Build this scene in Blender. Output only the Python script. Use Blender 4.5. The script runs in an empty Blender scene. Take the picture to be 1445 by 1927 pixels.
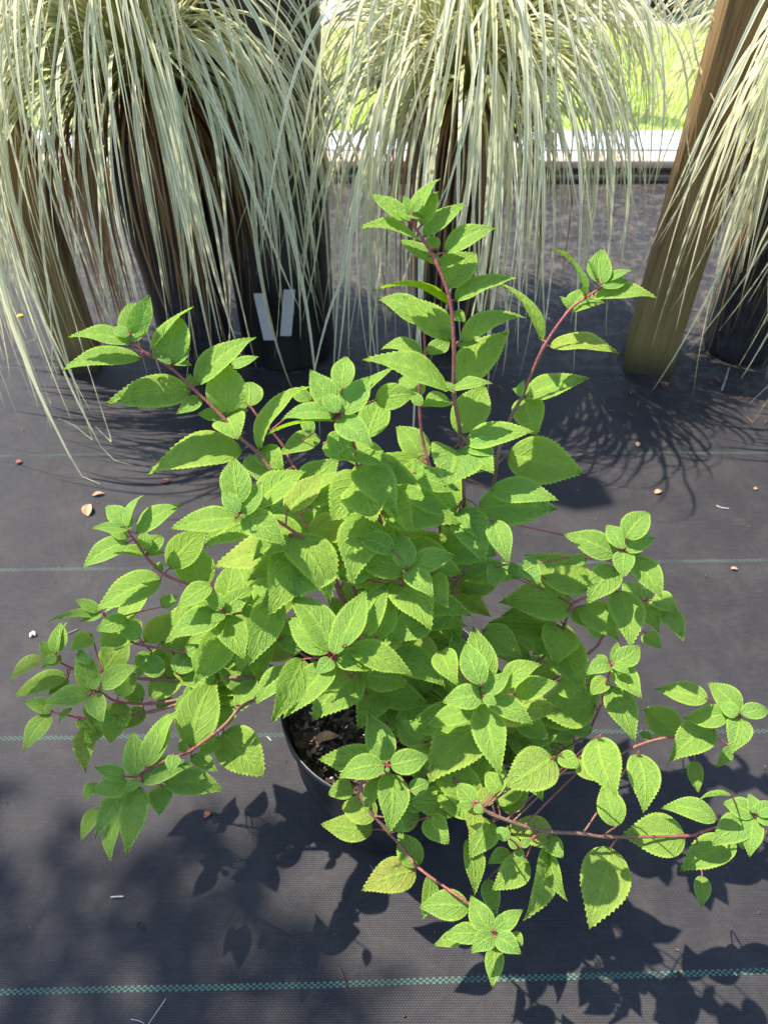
import bpy, math, random
import numpy as np
from mathutils import Vector, Matrix
R = math.radians
random.seed(7); rng = np.random.default_rng(7)
SC = bpy.context.scene
COL = SC.collection

# ------------------------------------------------------------------ camera, sky, sun, exposure
CAMH, PITCH, FPX = 1.02, R(45), 1400.0          # eye height (m), pitch below the horizon, focal length in photo pixels
CW, CH = 1445.0, 1927.0
cam_d = bpy.data.cameras.new("camera"); cam = bpy.data.objects.new("camera", cam_d); COL.objects.link(cam)
cam.location = (0, 0, CAMH); cam.rotation_euler = (R(90) - PITCH, 0, 0)
cam_d.sensor_fit = 'VERTICAL'; cam_d.sensor_height = 24.0; cam_d.lens = 24.0 * FPX / CH
cam_d.clip_start = 0.02; cam_d.clip_end = 500
cam_d.dof.use_dof = True; cam_d.dof.focus_distance = 0.78; cam_d.dof.aperture_fstop = cam_d.lens / 2.6
SC.camera = cam

SUN_EL, SUN_AZ = R(62), R(-68)                    # azimuth measured from +Y towards +X
w = bpy.data.worlds.new("World"); SC.world = w; w.use_nodes = True
nt = w.node_tree; bg = nt.nodes["Background"]
sky = nt.nodes.new("ShaderNodeTexSky"); sky.sky_type = 'NISHITA'; sky.sun_disc = False
sky.sun_elevation = SUN_EL; sky.sun_rotation = SUN_AZ; sky.air_density = 1.0; sky.dust_density = 0.6
nt.links.new(sky.outputs[0], bg.inputs[0]); bg.inputs[1].default_value = 0.15
sun_d = bpy.data.lights.new("sun", 'SUN'); sun_d.energy = 4.5; sun_d.angle = R(0.53); sun_d.color = (1.0, 0.925, 0.79)
sun = bpy.data.objects.new("sun", sun_d); COL.objects.link(sun)
to_sun = Vector((math.sin(SUN_AZ) * math.cos(SUN_EL), math.cos(SUN_AZ) * math.cos(SUN_EL), math.sin(SUN_EL)))
sun.rotation_euler = to_sun.to_track_quat('Z', 'Y').to_euler()
SC.view_settings.view_transform = 'Standard'; SC.view_settings.look = 'None'
SC.view_settings.exposure = 1.36; SC.view_settings.gamma = 1.0
SC.render.engine = 'CYCLES'

# ------------------------------------------------------------------ helpers
CAM = np.array([0, 0, CAMH]); cP, sP = math.cos(PITCH), math.sin(PITCH)
def ray(px, py):
    u = (px - CW / 2) / FPX; v = (py - CH / 2) / FPX
    return np.array([u, cP - v * sP, -sP - v * cP])
def P(px, py, Y):
    d = ray(px, py); return CAM + d * (Y / d[1])
def G(px, py, z=0.0):
    d = ray(px, py); return CAM + d * ((z - CAMH) / d[2])
def proj(p):
    q = np.asarray(p) - CAM; z = q[1] * cP - q[2] * sP
    return np.array([CW / 2 + FPX * q[0] / z, CH / 2 + FPX * (-q[1] * sP - q[2] * cP) / z])
def nrm(a):
    a = np.asarray(a, float); return a / max(1e-9, np.linalg.norm(a))

def tag(o, label=None, cat=None, group=None, kind=None):
    if label: o["label"] = label
    if cat: o["category"] = cat
    if group: o["group"] = group
    if kind: o["kind"] = kind
    return o
def empty(name, loc):
    o = bpy.data.objects.new(name, None); o.empty_display_size = 0.02; COL.objects.link(o); o.location = loc; return o

class MB:
    """collects vertices / faces / per-vertex colour / per-vertex uv, links them as one mesh object"""
    def __init__(s): s.v = []; s.f = []; s.c = []; s.uv = []; s.n = 0; s.mi = []
    def add(s, v, f, c=(0, 0, 0), uv=None, mi=0):
        v = np.asarray(v, float); k = len(v)
        s.v.append(v); s.f += [tuple(i + s.n for i in q) for q in f]
        c = np.asarray(c, float)
        if c.ndim == 1: c = np.tile(c, (k, 1))
        s.c.append(c); s.uv.append(np.zeros((k, 2)) if uv is None else np.asarray(uv, float)); s.n += k
        s.mi += [mi] * len(f)
    def build(s, name, mat, parent=None, origin=(0, 0, 0), smooth=True):
        V = np.vstack(s.v) - np.asarray(origin, float)
        me = bpy.data.meshes.new(name); me.from_pydata(V.tolist(), [], s.f)
        C_ = np.vstack(s.c); U = np.vstack(s.uv)
        a = me.color_attributes.new("info", 'FLOAT_COLOR', 'POINT')
        a.data.foreach_set("color", np.hstack([C_, np.ones((len(C_), 1))]).astype(np.float32).ravel())
        uvl = me.uv_layers.new(name="UVMap")
        li = np.empty(len(me.loops), dtype=np.int32); me.loops.foreach_get("vertex_index", li)
        uvl.data.foreach_set("uv", U[li].astype(np.float32).ravel())
        if smooth: me.polygons.foreach_set("use_smooth", [True] * len(me.polygons))
        for m in (mat if isinstance(mat, (list, tuple)) else [mat]): me.materials.append(m)
        if isinstance(mat, (list, tuple)): me.polygons.foreach_set("material_index", s.mi)
        me.update()
        o = bpy.data.objects.new(name, me); COL.objects.link(o)
        o.location = origin
        if parent is not None:
            o.parent = parent
            w_ = Vector(origin); q = parent
            while q is not None: w_ -= q.location; q = q.parent
            o.location = w_
        return o

def catmull(pts, n=6):
    p = np.asarray(pts, float); p = np.vstack([2 * p[0] - p[1], p, 2 * p[-1] - p[-2]]); out = []
    for i in range(1, len(p) - 2):
        for t in np.linspace(0, 1, n, endpoint=False):
            out.append(.5 * ((2 * p[i]) + (-p[i-1] + p[i+1]) * t + (2*p[i-1] - 5*p[i] + 4*p[i+1] - p[i+2]) * t*t + (-p[i-1] + 3*p[i] - 3*p[i+1] + p[i+2]) * t**3))
    out.append(p[-2]); return np.array(out)
def tube(mb, path, rad, col=(0, 0, 0), ns=7, cap=True, mi=0):
    path = np.asarray(path, float); n = len(path); rad = np.broadcast_to(np.asarray(rad, float), (n,))
    up = np.array([.3, .2, .93]); V = []; C_ = []
    for i in range(n):
        t = nrm(path[min(i+1, n-1)] - path[max(i-1, 0)])
        a = np.cross(t, up); a = nrm(a) if np.linalg.norm(a) > 1e-3 else np.array([1., 0, 0]); b = np.cross(a, t); up = b
        for k in range(ns):
            q = 2 * math.pi * k / ns; V.append(path[i] + rad[i] * (math.cos(q) * a + math.sin(q) * b))
            C_.append(col[i] if np.ndim(col) == 2 else col)
    F = [(i*ns + k, i*ns + (k+1) % ns, (i+1)*ns + (k+1) % ns, (i+1)*ns + k) for i in range(n-1) for k in range(ns)]
    if cap: F += [tuple(range(ns))[::-1], tuple((n-1)*ns + k for k in range(ns))]
    mb.add(V, F, np.array(C_), mi=mi)
def box(mb, x0, x1, y0, y1, z0, z1, rot=0, c=None, bev=0.0, col=(0, 0, 0), mi=0):
    """box with chamfered vertical edges"""
    b = bev; X, Y = (x0+x1)/2, (y0+y1)/2; hx, hy = (x1-x0)/2, (y1-y0)/2
    if b > 0:
        ring = [(-hx+b, -hy), (hx-b, -hy), (hx, -hy+b), (hx, hy-b), (hx-b, hy), (-hx+b, hy), (-hx, hy-b), (-hx, -hy+b)]
    else: ring = [(-hx, -hy), (hx, -hy), (hx, hy), (-hx, hy)]
    cr, sr = math.cos(rot), math.sin(rot); k = len(ring); V = []
    zs = [z0, z1 - b, z1] if b > 0 else [z0, z1]
    for j, z in enumerate(zs):
        sc = 1 if not (b > 0 and j == 2) else 1 - b / max(hx, hy)
        for (a, d) in ring: V.append((X + (a*cr - d*sr)*sc, Y + (a*sr + d*cr)*sc, z))
    F = []
    for j in range(len(zs)-1): F += [(j*k+i, j*k+(i+1) % k, (j+1)*k+(i+1) % k, (j+1)*k+i) for i in range(k)]
    F += [tuple(range(k))[::-1], tuple((len(zs)-1)*k+i for i in range(k))]
    mb.add(V, F, col, mi=mi)
def lathe(mb, prof, cx, cy, ns=64, wob=0.0, col=(0, 0, 0), mi=0):
    V = []; n = len(prof)
    ph = random.random() * 6
    for (r, z) in prof:
        for k in range(ns):
            q = 2*math.pi*k/ns; rr = r * (1 + wob*math.sin(2*q+ph) + wob*.5*math.sin(3*q+1+ph*2))
            V.append((cx + rr*math.cos(q), cy + rr*math.sin(q), z))
    F = [(i*ns+k, i*ns+(k+1) % ns, (i+1)*ns+(k+1) % ns, (i+1)*ns+k) for i in range(n-1) for k in range(ns)]
    mb.add(V, F, col, mi=mi)

# ------------------------------------------------------------------ node material helper
class NM:
    def __init__(s, name):
        s.m = bpy.data.materials.new(name); s.m.use_nodes = True; s.t = s.m.node_tree
        s.b = s.t.nodes["Principled BSDF"]; s.out = s.t.nodes["Material Output"]
    def n(s, typ, **kw):
        x = s.t.nodes.new(typ)
        for k, v in kw.items(): setattr(x, k, v)
        return x
    def set(s, sock, val):
        if hasattr(val, "is_linked") or isinstance(val, bpy.types.NodeSocket): s.t.links.new(val, sock)
        elif isinstance(val, (tuple, list)) and len(val) == 3 and sock.type == 'RGBA': sock.default_value = (*val, 1)
        else: sock.default_value = val
    def math(s, op, a, b=None, c=None, clamp=False):
        x = s.n("ShaderNodeMath", operation=op, use_clamp=clamp)
        for i, q in enumerate((a, b, c)):
            if q is not None: s.set(x.inputs[i], q)
        return x.outputs[0]
    def mix(s, fac, a, b, mode='MIX'):
        x = s.n("ShaderNodeMix", data_type='RGBA', blend_type=mode); s.set(x.inputs[0], fac); s.set(x.inputs[6], a); s.set(x.inputs[7], b)
        return x.outputs[2]
    def noise(s, vec, scale, detail=3, rough=.5, dist=0):
        x = s.n("ShaderNodeTexNoise"); s.set(x.inputs["Vector"], vec); x.inputs["Scale"].default_value = scale
        x.inputs["Detail"].default_value = detail; x.inputs["Roughness"].default_value = rough; x.inputs["Distortion"].default_value = dist
        return x.outputs["Fac"]
    def ramp(s, fac, stops):
        x = s.n("ShaderNodeValToRGB"); s.set(x.inputs[0], fac); e = x.color_ramp.elements
        while len(e) < len(stops): e.new(.5)
        for i, (p, c) in enumerate(stops): e[i].position = p; e[i].color = (*c, 1) if len(c) == 3 else c
        return x.outputs[0]
    def rng(s, v, a, b, c=0, d=1, smooth=True):
        x = s.n("ShaderNodeMapRange", interpolation_type='SMOOTHSTEP' if smooth else 'LINEAR'); s.set(x.inputs[0], v)
        for i, q in enumerate((a, b, c, d)): x.inputs[i+1].default_value = q
        return x.outputs[0]
    def obj(s): return s.n("ShaderNodeTexCoord").outputs["Object"]
    def geo(s): return s.n("ShaderNodeNewGeometry").outputs["Position"]
    def xyz(s, v):
        x = s.n("ShaderNodeSeparateXYZ"); s.set(x.inputs[0], v); return x.outputs
    def scale(s, v, sc):
        x = s.n("ShaderNodeMapping"); s.set(x.inputs[0], v); x.inputs["Scale"].default_value = sc; return x.outputs[0]
    def bump(s, h, strength=.3, dist=.001, normal=None):
        x = s.n("ShaderNodeBump"); s.set(x.inputs["Height"], h); x.inputs["Strength"].default_value = strength; x.inputs["Distance"].default_value = dist
        if normal is not None: s.set(x.inputs["Normal"], normal)
        return x.outputs[0]
    def col(s, v): s.set(s.b.inputs["Base Color"], v)
    def rough(s, v): s.set(s.b.inputs["Roughness"], v)
    def spec(s, v): s.set(s.b.inputs["Specular IOR Level"], v)
    def nor(s, v): s.t.links.new(v, s.b.inputs["Normal"])
    def info(s):
        x = s.n("ShaderNodeAttribute", attribute_name="info"); y = s.n("ShaderNodeSeparateColor"); s.t.links.new(x.outputs["Color"], y.inputs[0]); return y.outputs
    def uvx(s):
        x = s.n("ShaderNodeUVMap", uv_map="UVMap"); return x.outputs[0], s.xyz(x.outputs[0])
    def translucent(s, fac, color, normal=None):
        t = s.n("ShaderNodeBsdfTranslucent"); s.set(t.inputs[0], color)
        if normal is not None: s.t.links.new(normal, t.inputs[1])
        mx = s.n("ShaderNodeMixShader"); s.set(mx.inputs[0], fac)
        s.t.links.new(s.b.outputs[0], mx.inputs[1]); s.t.links.new(t.outputs[0], mx.inputs[2]); s.t.links.new(mx.outputs[0], s.out.inputs[0])

# ---- leaf: info.r = youth, info.g = random, info.b = yellowing ; uv = (along, across)
def leaf_material():
    m = NM("shrub_leaf"); inf = m.info(); uv, ux = m.uvx(); u, v = ux[0], ux[1]
    av = m.math('ABSOLUTE', m.math('SUBTRACT', m.math('MULTIPLY', v, 2), 1))           # 0 midrib .. 1 margin
    start = m.math('SUBTRACT', u, m.math('MULTIPLY', m.math('POWER', av, 1.45), .36))
    ph = m.math('FRACT', m.math('MULTIPLY', m.math('ADD', start, .4), 5.5))
    d = m.math('ABSOLUTE', m.math('SUBTRACT', ph, .5))                                 # .5 on a lateral vein
    lat = m.math('MULTIPLY', m.rng(d, .34, .48), m.rng(av, 1.0, .6))
    mid = m.rng(av, .15, .04)
    vein = m.math('MAXIMUM', m.math('MULTIPLY', lat, .8), mid)
    ob = m.geo()
    fine = m.n("ShaderNodeTexVoronoi", feature='DISTANCE_TO_EDGE'); m.set(fine.inputs["Vector"], ob); fine.inputs["Scale"].default_value = 520
    ret = m.rng(fine.outputs["Distance"], 0, .25)
    old = m.mix(inf[1], (.088, .185, .001), (.205, .300, .002))
    young = m.mix(inf[1], (.085, .235, .030), (.135, .310, .056))
    c = m.mix(inf[0], old, young)
    blot = m.noise(ob, 60, 4, .6)
    c = m.mix(m.math('MULTIPLY', m.rng(blot, .4, .7), .35), c, (.18, .30, .005))
    yel = m.math('MULTIPLY', inf[2], m.math('ADD', m.math('MULTIPLY', av, .6), m.math('MULTIPLY', m.noise(ob, 45, 3), 1.1), clamp=True), clamp=True)
    c = m.mix(yel, c, (.50, .36, .05))
    c = m.mix(m.math('MULTIPLY', vein, .62), c, (.40, .57, .02))
    c = m.mix(m.math('MULTIPLY', m.rng(av, .82, .95), .7), c, (.47, .60, .03))         # pale margin
    sp = m.rng(m.noise(ob, 150, 2, .5), .735, .77); c = m.mix(m.math('MULTIPLY', sp, .8), c, (.16, .085, .03))
    back = m.n("ShaderNodeNewGeometry").outputs["Backfacing"]
    c = m.mix(m.math('MULTIPLY', back, .55), c, (.25, .38, .12))
    m.col(c)
    h = m.math('ADD', m.math('MULTIPLY', vein, -1.0), m.math('MULTIPLY', ret, .55))
    h = m.math('ADD', h, m.math('MULTIPLY', m.noise(ob, 260, 2), .5))
    nb = m.bump(h, 1.0, .0009); m.nor(nb)
    m.rough(.62); m.spec(.04)
    m.b.inputs["Sheen Weight"].default_value = .0; m.b.inputs["Sheen Roughness"].default_value = .4
    tc = m.mix(inf[0], (.50, .80, .015), (.34, .68, .05)); tc = m.mix(yel, tc, (.75, .55, .06)); tc = m.mix(m.math('MULTIPLY', vein, .35), tc, (.2, .34, .03))
    m.translucent(.36, tc, nb)
    return m.m
M_LEAF = leaf_material()

def stem_material():
    m = NM("shrub_stem"); inf = m.info(); ob = m.obj()
    c = m.mix(inf[0], (.11, .06, .035), (.23, .032, .040))
    c = m.mix(m.math('MULTIPLY', m.rng(m.noise(ob, 900, 2), .5, .62), .45), c, (.40, .24, .18))
    m.col(c); m.rough(.55); m.nor(m.bump(m.noise(ob, 700, 3), .4, .0004)); return m.m
M_STEM = stem_material()

def blade_material(name, dead=False):
    m = NM(name); inf = m.info(); uv, ux = m.uvx(); u, v = ux[0], ux[1]
    av = m.math('ABSOLUTE', m.math('SUBTRACT', m.math('MULTIPLY', v, 2), 1))
    st = m.math('FRACT', m.math('MULTIPLY', v, 5))
    if not dead:
        cream = m.mix(m.rng(u, .10, .55), (.52, .52, .07), (.96, .91, .66))
        green = m.mix(m.rng(u, .10, .55), (.17, .20, .03), (.47, .50, .31))
        w_ = m.math('ADD', m.math('MULTIPLY', inf[1], .45), .28)
        f = m.rng(m.math('SUBTRACT', av, w_), -.12, .12)
        c = m.mix(f, green, cream)
        c = m.mix(m.math('MULTIPLY', m.math('MULTIPLY', m.rng(u, .74, 1), m.rng(inf[0], .3, .8)), .9), c, (.48, .34, .20))
        c = m.mix(m.math('MULTIPLY', m.rng(inf[0], .8, 1), .6), c, (.46, .45, .30))
        tc = m.mix(.5, c, (.88, .88, .50))
    else:
        c = m.mix(inf[1], (.16, .085, .035), (.42, .26, .12)); tc = c
    c = m.mix(m.math('MULTIPLY', m.rng(st, .3, .5), .12), c, (.15, .18, .08))
    m.col(c); m.rough(.42); m.spec(.4); m.nor(m.bump(m.math('SINE', m.math('MULTIPLY', v, 30)), .3, .0003))
    m.translucent(.44, tc); return m.m
M_BLADE = blade_material("sedge_blade"); M_DEAD = blade_material("dead_blade", True)

def fabric_material():
    m = NM("weed_barrier_fabric"); pos = m.geo(); X, Y, Z = m.xyz(pos)
    # tape weave: 1.9 mm pitch, alternate rows shifted by half a tape
    px, py = .0034, .0026
    row = m.math('FLOOR', m.math('DIVIDE', Y, py)); sh = m.math('MULTIPLY', m.math('MODULO', row, 2), .5)
    fx = m.math('FRACT', m.math('ADD', m.math('DIVIDE', X, px), sh)); fy = m.math('FRACT', m.math('DIVIDE', Y, py))
    hx = m.math('SINE', m.math('MULTIPLY', fx, math.pi)); hy = m.math('SINE', m.math('MULTIPLY', fy, math.pi))
    hgt = m.math('MULTIPLY', m.math('POWER', hx, .6), m.math('POWER', hy, .6))
    streak = m.noise(m.scale(pos, (14, 60, 1)), 3, 5, .65); streak2 = m.noise(m.scale(pos, (60, 9, 1)), 3, 4, .6)
    big = m.noise(pos, 3.2, 5, .6); dust = m.noise(pos, 11, 6, .7, .4)
    c = m.mix(hgt, (.011, .0115, .016), (.041, .038, .040))
    c = m.mix(m.math('MULTIPLY', m.rng(dust, .42, .72), .45), c, (.064, .057, .055))
    c = m.mix(m.math('MULTIPLY', m.rng(big, .45, .7), .22), c, (.056, .054, .058))
    c = m.mix(m.math('MULTIPLY', m.rng(streak, .45, .75), .30), c, (.062, .059, .063))
    c = m.mix(m.math('MULTIPLY', m.rng(streak2, .5, .8), .22), c, (.014, .014, .020))
    # silt and leaf litter towards the far right
    lit = m.math('MULTIPLY', m.rng(m.math('ADD', Y, m.math('MULTIPLY', X, .25)), 1.42, 1.75), m.rng(m.noise(pos, 26, 6, .75, .6), .47, .60))
    c = m.mix(m.math('MULTIPLY', lit, .6), c, (.11, .095, .08))
    # green marker lines sewn across at about one foot
    base_row = m.math('FLOOR', m.math('DIVIDE', X, .0038))
    wob = m.math('MULTIPLY', m.math('SUBTRACT', m.noise(pos, 2.2, 2), .5), .010)
    tot = None
    for (y0, mm) in ((-.09, .03), (.230, .0252), (.5517, .0107), (.8834, .0177), (1.191, .0057), (1.51, .0), (1.83, .0), (2.15, 0)):
        dy = m.math('SUBTRACT', m.math('SUBTRACT', m.math('SUBTRACT', Y, y0), m.math('MULTIPLY', X, mm)), wob)
        inside = m.math('LESS_THAN', m.math('ABSOLUTE', dy), .0034)
        r2 = m.math('FLOOR', m.math('DIVIDE', m.math('ADD', dy, .0034), .00227))
        chk = m.math('MODULO', m.math('ADD', m.math('ADD', base_row, 4000), r2), 2)
        on = m.math('MULTIPLY', inside, m.math('GREATER_THAN', chk, .5))
        tot = on if tot is None else m.math('MAXIMUM', tot, on)
    fade = m.math('ADD', m.math('MULTIPLY', m.rng(m.noise(m.scale(pos, (1, .2, 1)), 9, 3), .3, .6), .3), .06)
    near = m.rng(Y, .45, .20); fade = m.math('ADD', m.math('MULTIPLY', near, .35), fade, clamp=True)
    c = m.mix(m.math('MULTIPLY', tot, fade), c, (.085, .20, .155))
    c = m.mix(1.0, c, (1.0, .99, .98), 'MULTIPLY')
    m.col(c); m.rough(m.math('ADD', m.math('MULTIPLY', dust, .25), .42)); m.spec(.14)
    hh = m.math('ADD', hgt, m.math('MULTIPLY', streak, .9))
    m.nor(m.bump(hh, .55, .0008, m.bump(m.noise(pos, 6, 5, .55, .6), .7, .012)))
    return m.m

def simple(name, c1, c2, scale=20, rough=.6, spec=.4, bump=.3, bd=.002, det=4, sc=(1, 1, 1), lo=.35, hi=.65):
    m = NM(name); ob = m.scale(m.obj(), sc); f = m.noise(ob, scale, det, .6)
    m.col(m.mix(m.rng(f, lo, hi), c1, c2)); m.rough(rough); m.spec(spec); m.nor(m.bump(f, bump, bd)); return m.m

def wood_material(name, base=(.25, .155, .065), dark=(.09, .052, .022), green=(.13, .12, .035)):
    m = NM(name); ob = m.obj(); X, Y, Z = m.xyz(ob)
    g = m.noise(m.scale(ob, (38, 38, 1.6)), 2.2, 6, .65, .5); g2 = m.noise(m.scale(ob, (90, 90, 2)), 3, 3, .6)
    c = m.mix(m.rng(g, .35, .68), base, dark); c = m.mix(m.math('MULTIPLY', m.rng(g2, .4, .6), .35), c, (.27, .17, .075))
    c = m.mix(m.math('MULTIPLY', m.rng(Z, .55, .05), .55), c, green)
    c = m.mix(m.math('MULTIPLY', m.rng(m.math('ADD', Z, m.math('MULTIPLY', g, .08)), .14, .03), .9), c, (.018, .017, .010))
    m.col(c); m.rough(.75); m.spec(.25); m.nor(m.bump(m.math('ADD', g, g2), .6, .002)); return m.m
M_WOOD = wood_material("treated_timber")
M_BLACK = simple("black_plastic", (.010, .011, .014), (.022, .023, .028), 40, .38, .5, .15, .0006)
M_TALL = simple("tall_planter_plastic", (.008, .008, .009), (.022, .023, .020), 12, .33, .5, .2, .001, sc=(1, 1, .15))

# ------------------------------------------------------------------ setting
def ground_grid(name, x0, x1, y0, y1, z, nx, ny, mat, amp=0.0, fr=3.0):
    xs = np.linspace(x0, x1, nx); ys = np.linspace(y0, y1, ny); V = []
    for y in ys:
        for x in xs:
            h = amp * (math.sin(fr*x + 1.3*math.sin(2.1*y)) * math.sin(fr*.8*y + .7) + .5*math.sin(fr*2.3*x + y*4) * math.sin(fr*1.7*y + x))
            V.append((x, y, z + h))
    F = [(j*nx+i, j*nx+i+1, (j+1)*nx+i+1, (j+1)*nx+i) for j in range(ny-1) for i in range(nx-1)]
    mb = MB(); mb.add(V, F); return mb.build(name, mat)
M_EARTH = simple("bare_earth", (.10, .085, .06), (.19, .16, .12), 8, .9, .2)
tag(ground_grid("ground", -60, 60, -30, 90, -.035, 3, 3, M_EARTH), kind="structure")
tag(ground_grid("ground_cover_fabric", -3.0, 3.0, -1.2, 2.93, 0.0, 140, 110, fabric_material(), .0022, 5.0), kind="structure")

def lawn_material():
    m = NM("lawn_turf"); pos = m.geo(); f = m.noise(pos, 9, 6, .7); g = m.noise(pos, 90, 3, .6)
    c = m.mix(m.rng(f, .35, .65), (.26, .40, .06), (.42, .55, .12)); c = m.mix(m.math('MULTIPLY', m.rng(g, .4, .6), .5), c, (.36, .42, .14))
    m.col(c); m.rough(.8); m.nor(m.bump(g, .8, .01)); return m.m
M_LAWN = lawn_material()
tag(ground_grid("lawn", -6, 7, 3.06, 4.84, -.008, 60, 14, M_LAWN, .004, 4), kind="structure")
tag(ground_grid("lawn_far", 2.2, 3.6, 5.02, 9, -.010, 20, 20, M_LAWN, .004, 4), kind="structure")
# grass blades on the lawn (uncountable)
mb = MB()
M_TURF = NM("turf_blades"); _i = M_TURF.info(); _c = M_TURF.mix(_i[1], (.26, .42, .045), (.52, .62, .16)); M_TURF.col(_c); M_TURF.rough(.5); M_TURF.translucent(.35, (.55, .72, .10)); M_TURF = M_TURF.m
for k in range(15000):
    x = rng.uniform(-1.6, 3.0); y = 3.03 + (rng.random()**1.0) * 1.83
    h = rng.uniform(.02, .055) * (1.5 if y < 3.15 else 1); a = rng.uniform(0, 6.28); l = rng.uniform(.2, .9) * h; wd = .0022
    dx, dy = math.cos(a), math.sin(a)
    V = [(x - dy*wd, y + dx*wd, -.01), (x + dy*wd, y - dx*wd, -.01), (x + dx*l*.4 + dy*wd*.8, y + dy*l*.4 - dx*wd*.8, h*.6), (x + dx*l*.4 - dy*wd*.8, y + dy*l*.4 + dx*wd*.8, h*.6), (x + dx*l, y + dy*l, h)]
    mb.add(V, [(0, 1, 2, 3), (3, 2, 4)], (0, rng.random(), 0))
tag(mb.build("lawn_grass", M_TURF), "bright sunlit short lawn grass beyond the timber walkway", "grass", kind="stuff")
M_GRAV = simple("pale_gravel_bed", (.42, .40, .38), (.74, .72, .70), 60, .8, .3, .8, .01)
tag(ground_grid("gravel_strip", -6, 7, 2.94, 3.05, -.004, 60, 4, M_GRAV, .004, 30), kind="structure")
M_CURB = simple("edging_concrete", (.48, .38, .33), (.66, .56, .50), 14, .85, .3, .3, .003)
tag(ground_grid("dry_verge", -6, 7, 4.85, 5.0, -.004, 60, 4, M_CURB, .003, 9), kind="structure")
M_DRIVE = simple("driveway_concrete", (.30, .33, .38), (.50, .52, .56), 5, .6, .4, .2, .003, sc=(.3, 4, 1))
tag(ground_grid("driveway", -8, 2.15, 5.02, 9.5, -.006, 30, 20, M_DRIVE), kind="structure")

# pale gravel stones on the strip
mb = MB()
M_STONE = simple("white_pebble", (.60, .58, .56), (.80, .79, .78), 30, .6, .4)
for k in range(900):
    x = rng.uniform(-1.7, 2.0); y = rng.uniform(2.95, 3.06); r = rng.uniform(.006, .014)
    V = []; 
    for (a, b, c) in ((1,0,0),(-1,0,0),(0,1,0),(0,-1,0),(0,0,1),(0,0,-1)):
        V.append((x + a*r*rng.uniform(.7,1.2), y + b*r*rng.uniform(.7,1.2), .002 + r*.5 + c*r*.7))
    mb.add(V, [(0,2,4),(2,1,4),(1,3,4),(3,0,4),(2,0,5),(1,2,5),(3,1,5),(0,3,5)])
tag(mb.build("white_gravel", M_STONE, smooth=False), "strip of small white stones between the walkway and the lawn", "gravel", kind="stuff")

# low timber walkway with a white top board
wk = empty("walkway", (0, 2.64, 0))
M_WB = simple("white_board", (.52, .56, .66), (.72, .75, .82), 9, .45, .5, .2, .002, sc=(.3, 6, 1))
M_PW = simple("pale_pine", (.50, .37, .30), (.66, .52, .43), 10, .7, .3, .3, .002, sc=(.4, 8, 8))
M_DW = simple("weathered_pine", (.10, .085, .075), (.20, .17, .15), 10, .8, .3, .3, .002, sc=(.4, 8, 8))
mb = MB(); box(mb, -2.6, 2.6, 2.640, 2.728, .050, .074, bev=.003); mb.build("front_board", M_PW, wk)
mb = MB(); box(mb, -2.6, 2.6, 2.738, 2.925, .050, .078, bev=.003); mb.build("deck_board", M_WB, wk)
for i in range(9):
    x = -2.4 + i*.6; mb = MB(); box(mb, x-.045, x+.045, 2.65, 2.92, .0225, .0495); mb.build("bearer", M_DW, wk)
mb = MB(); box(mb, -2.6, 2.6, 2.645, 2.70, .002, .022, bev=.002); mb.build("bottom_board", M_DW, wk)
tag(wk, "low slatted timber walkway with a white deck board edging the lawn", "walkway")

# ------------------------------------------------------------------ posts
def post(X, Y, wdt, h, rot, label, tilt=0):
    mb = MB(); n = 22; V = []
    hw = wdt/2; b = .006; ring = [(-hw+b, -hw), (hw-b, -hw), (hw, -hw+b), (hw, hw-b), (hw-b, hw), (-hw+b, hw), (-hw, hw-b), (-hw, -hw+b)]
    cr, sr = math.cos(rot), math.sin(rot)
    for j in range(n):
        z = -.02 + (h+.02)*j/(n-1); s_ = 1 + .05*math.exp(-z*18) 
        for (a, d) in ring: V.append((X + tilt*z + (a*cr - d*sr)*s_, Y + (a*sr + d*cr)*s_, z))
    F = [(j*8+i, j*8+(i+1) % 8, (j+1)*8+(i+1) % 8, (j+1)*8+i) for j in range(n-1) for i in range(8)] + [tuple((n-1)*8+i for i in range(8))]
    mb.add(V, F); o = mb.build("wooden_post", M_WOOD, None, (X, Y, 0), smooth=False); return tag(o, label, "post", "square timber posts")
post(.637, 1.535, .106, 2.3, R(-13), "thick brown timber post standing bare between the middle and right sedges")
post(-.73, 1.53, .088, 2.3, R(12), "brown timber post mostly veiled by the blades of the left sedge")
pf = G(716, 112); post(pf[0], 3.75, .10, 2.4, R(10), "small distant dark post standing at the edge of the lawn")

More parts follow.
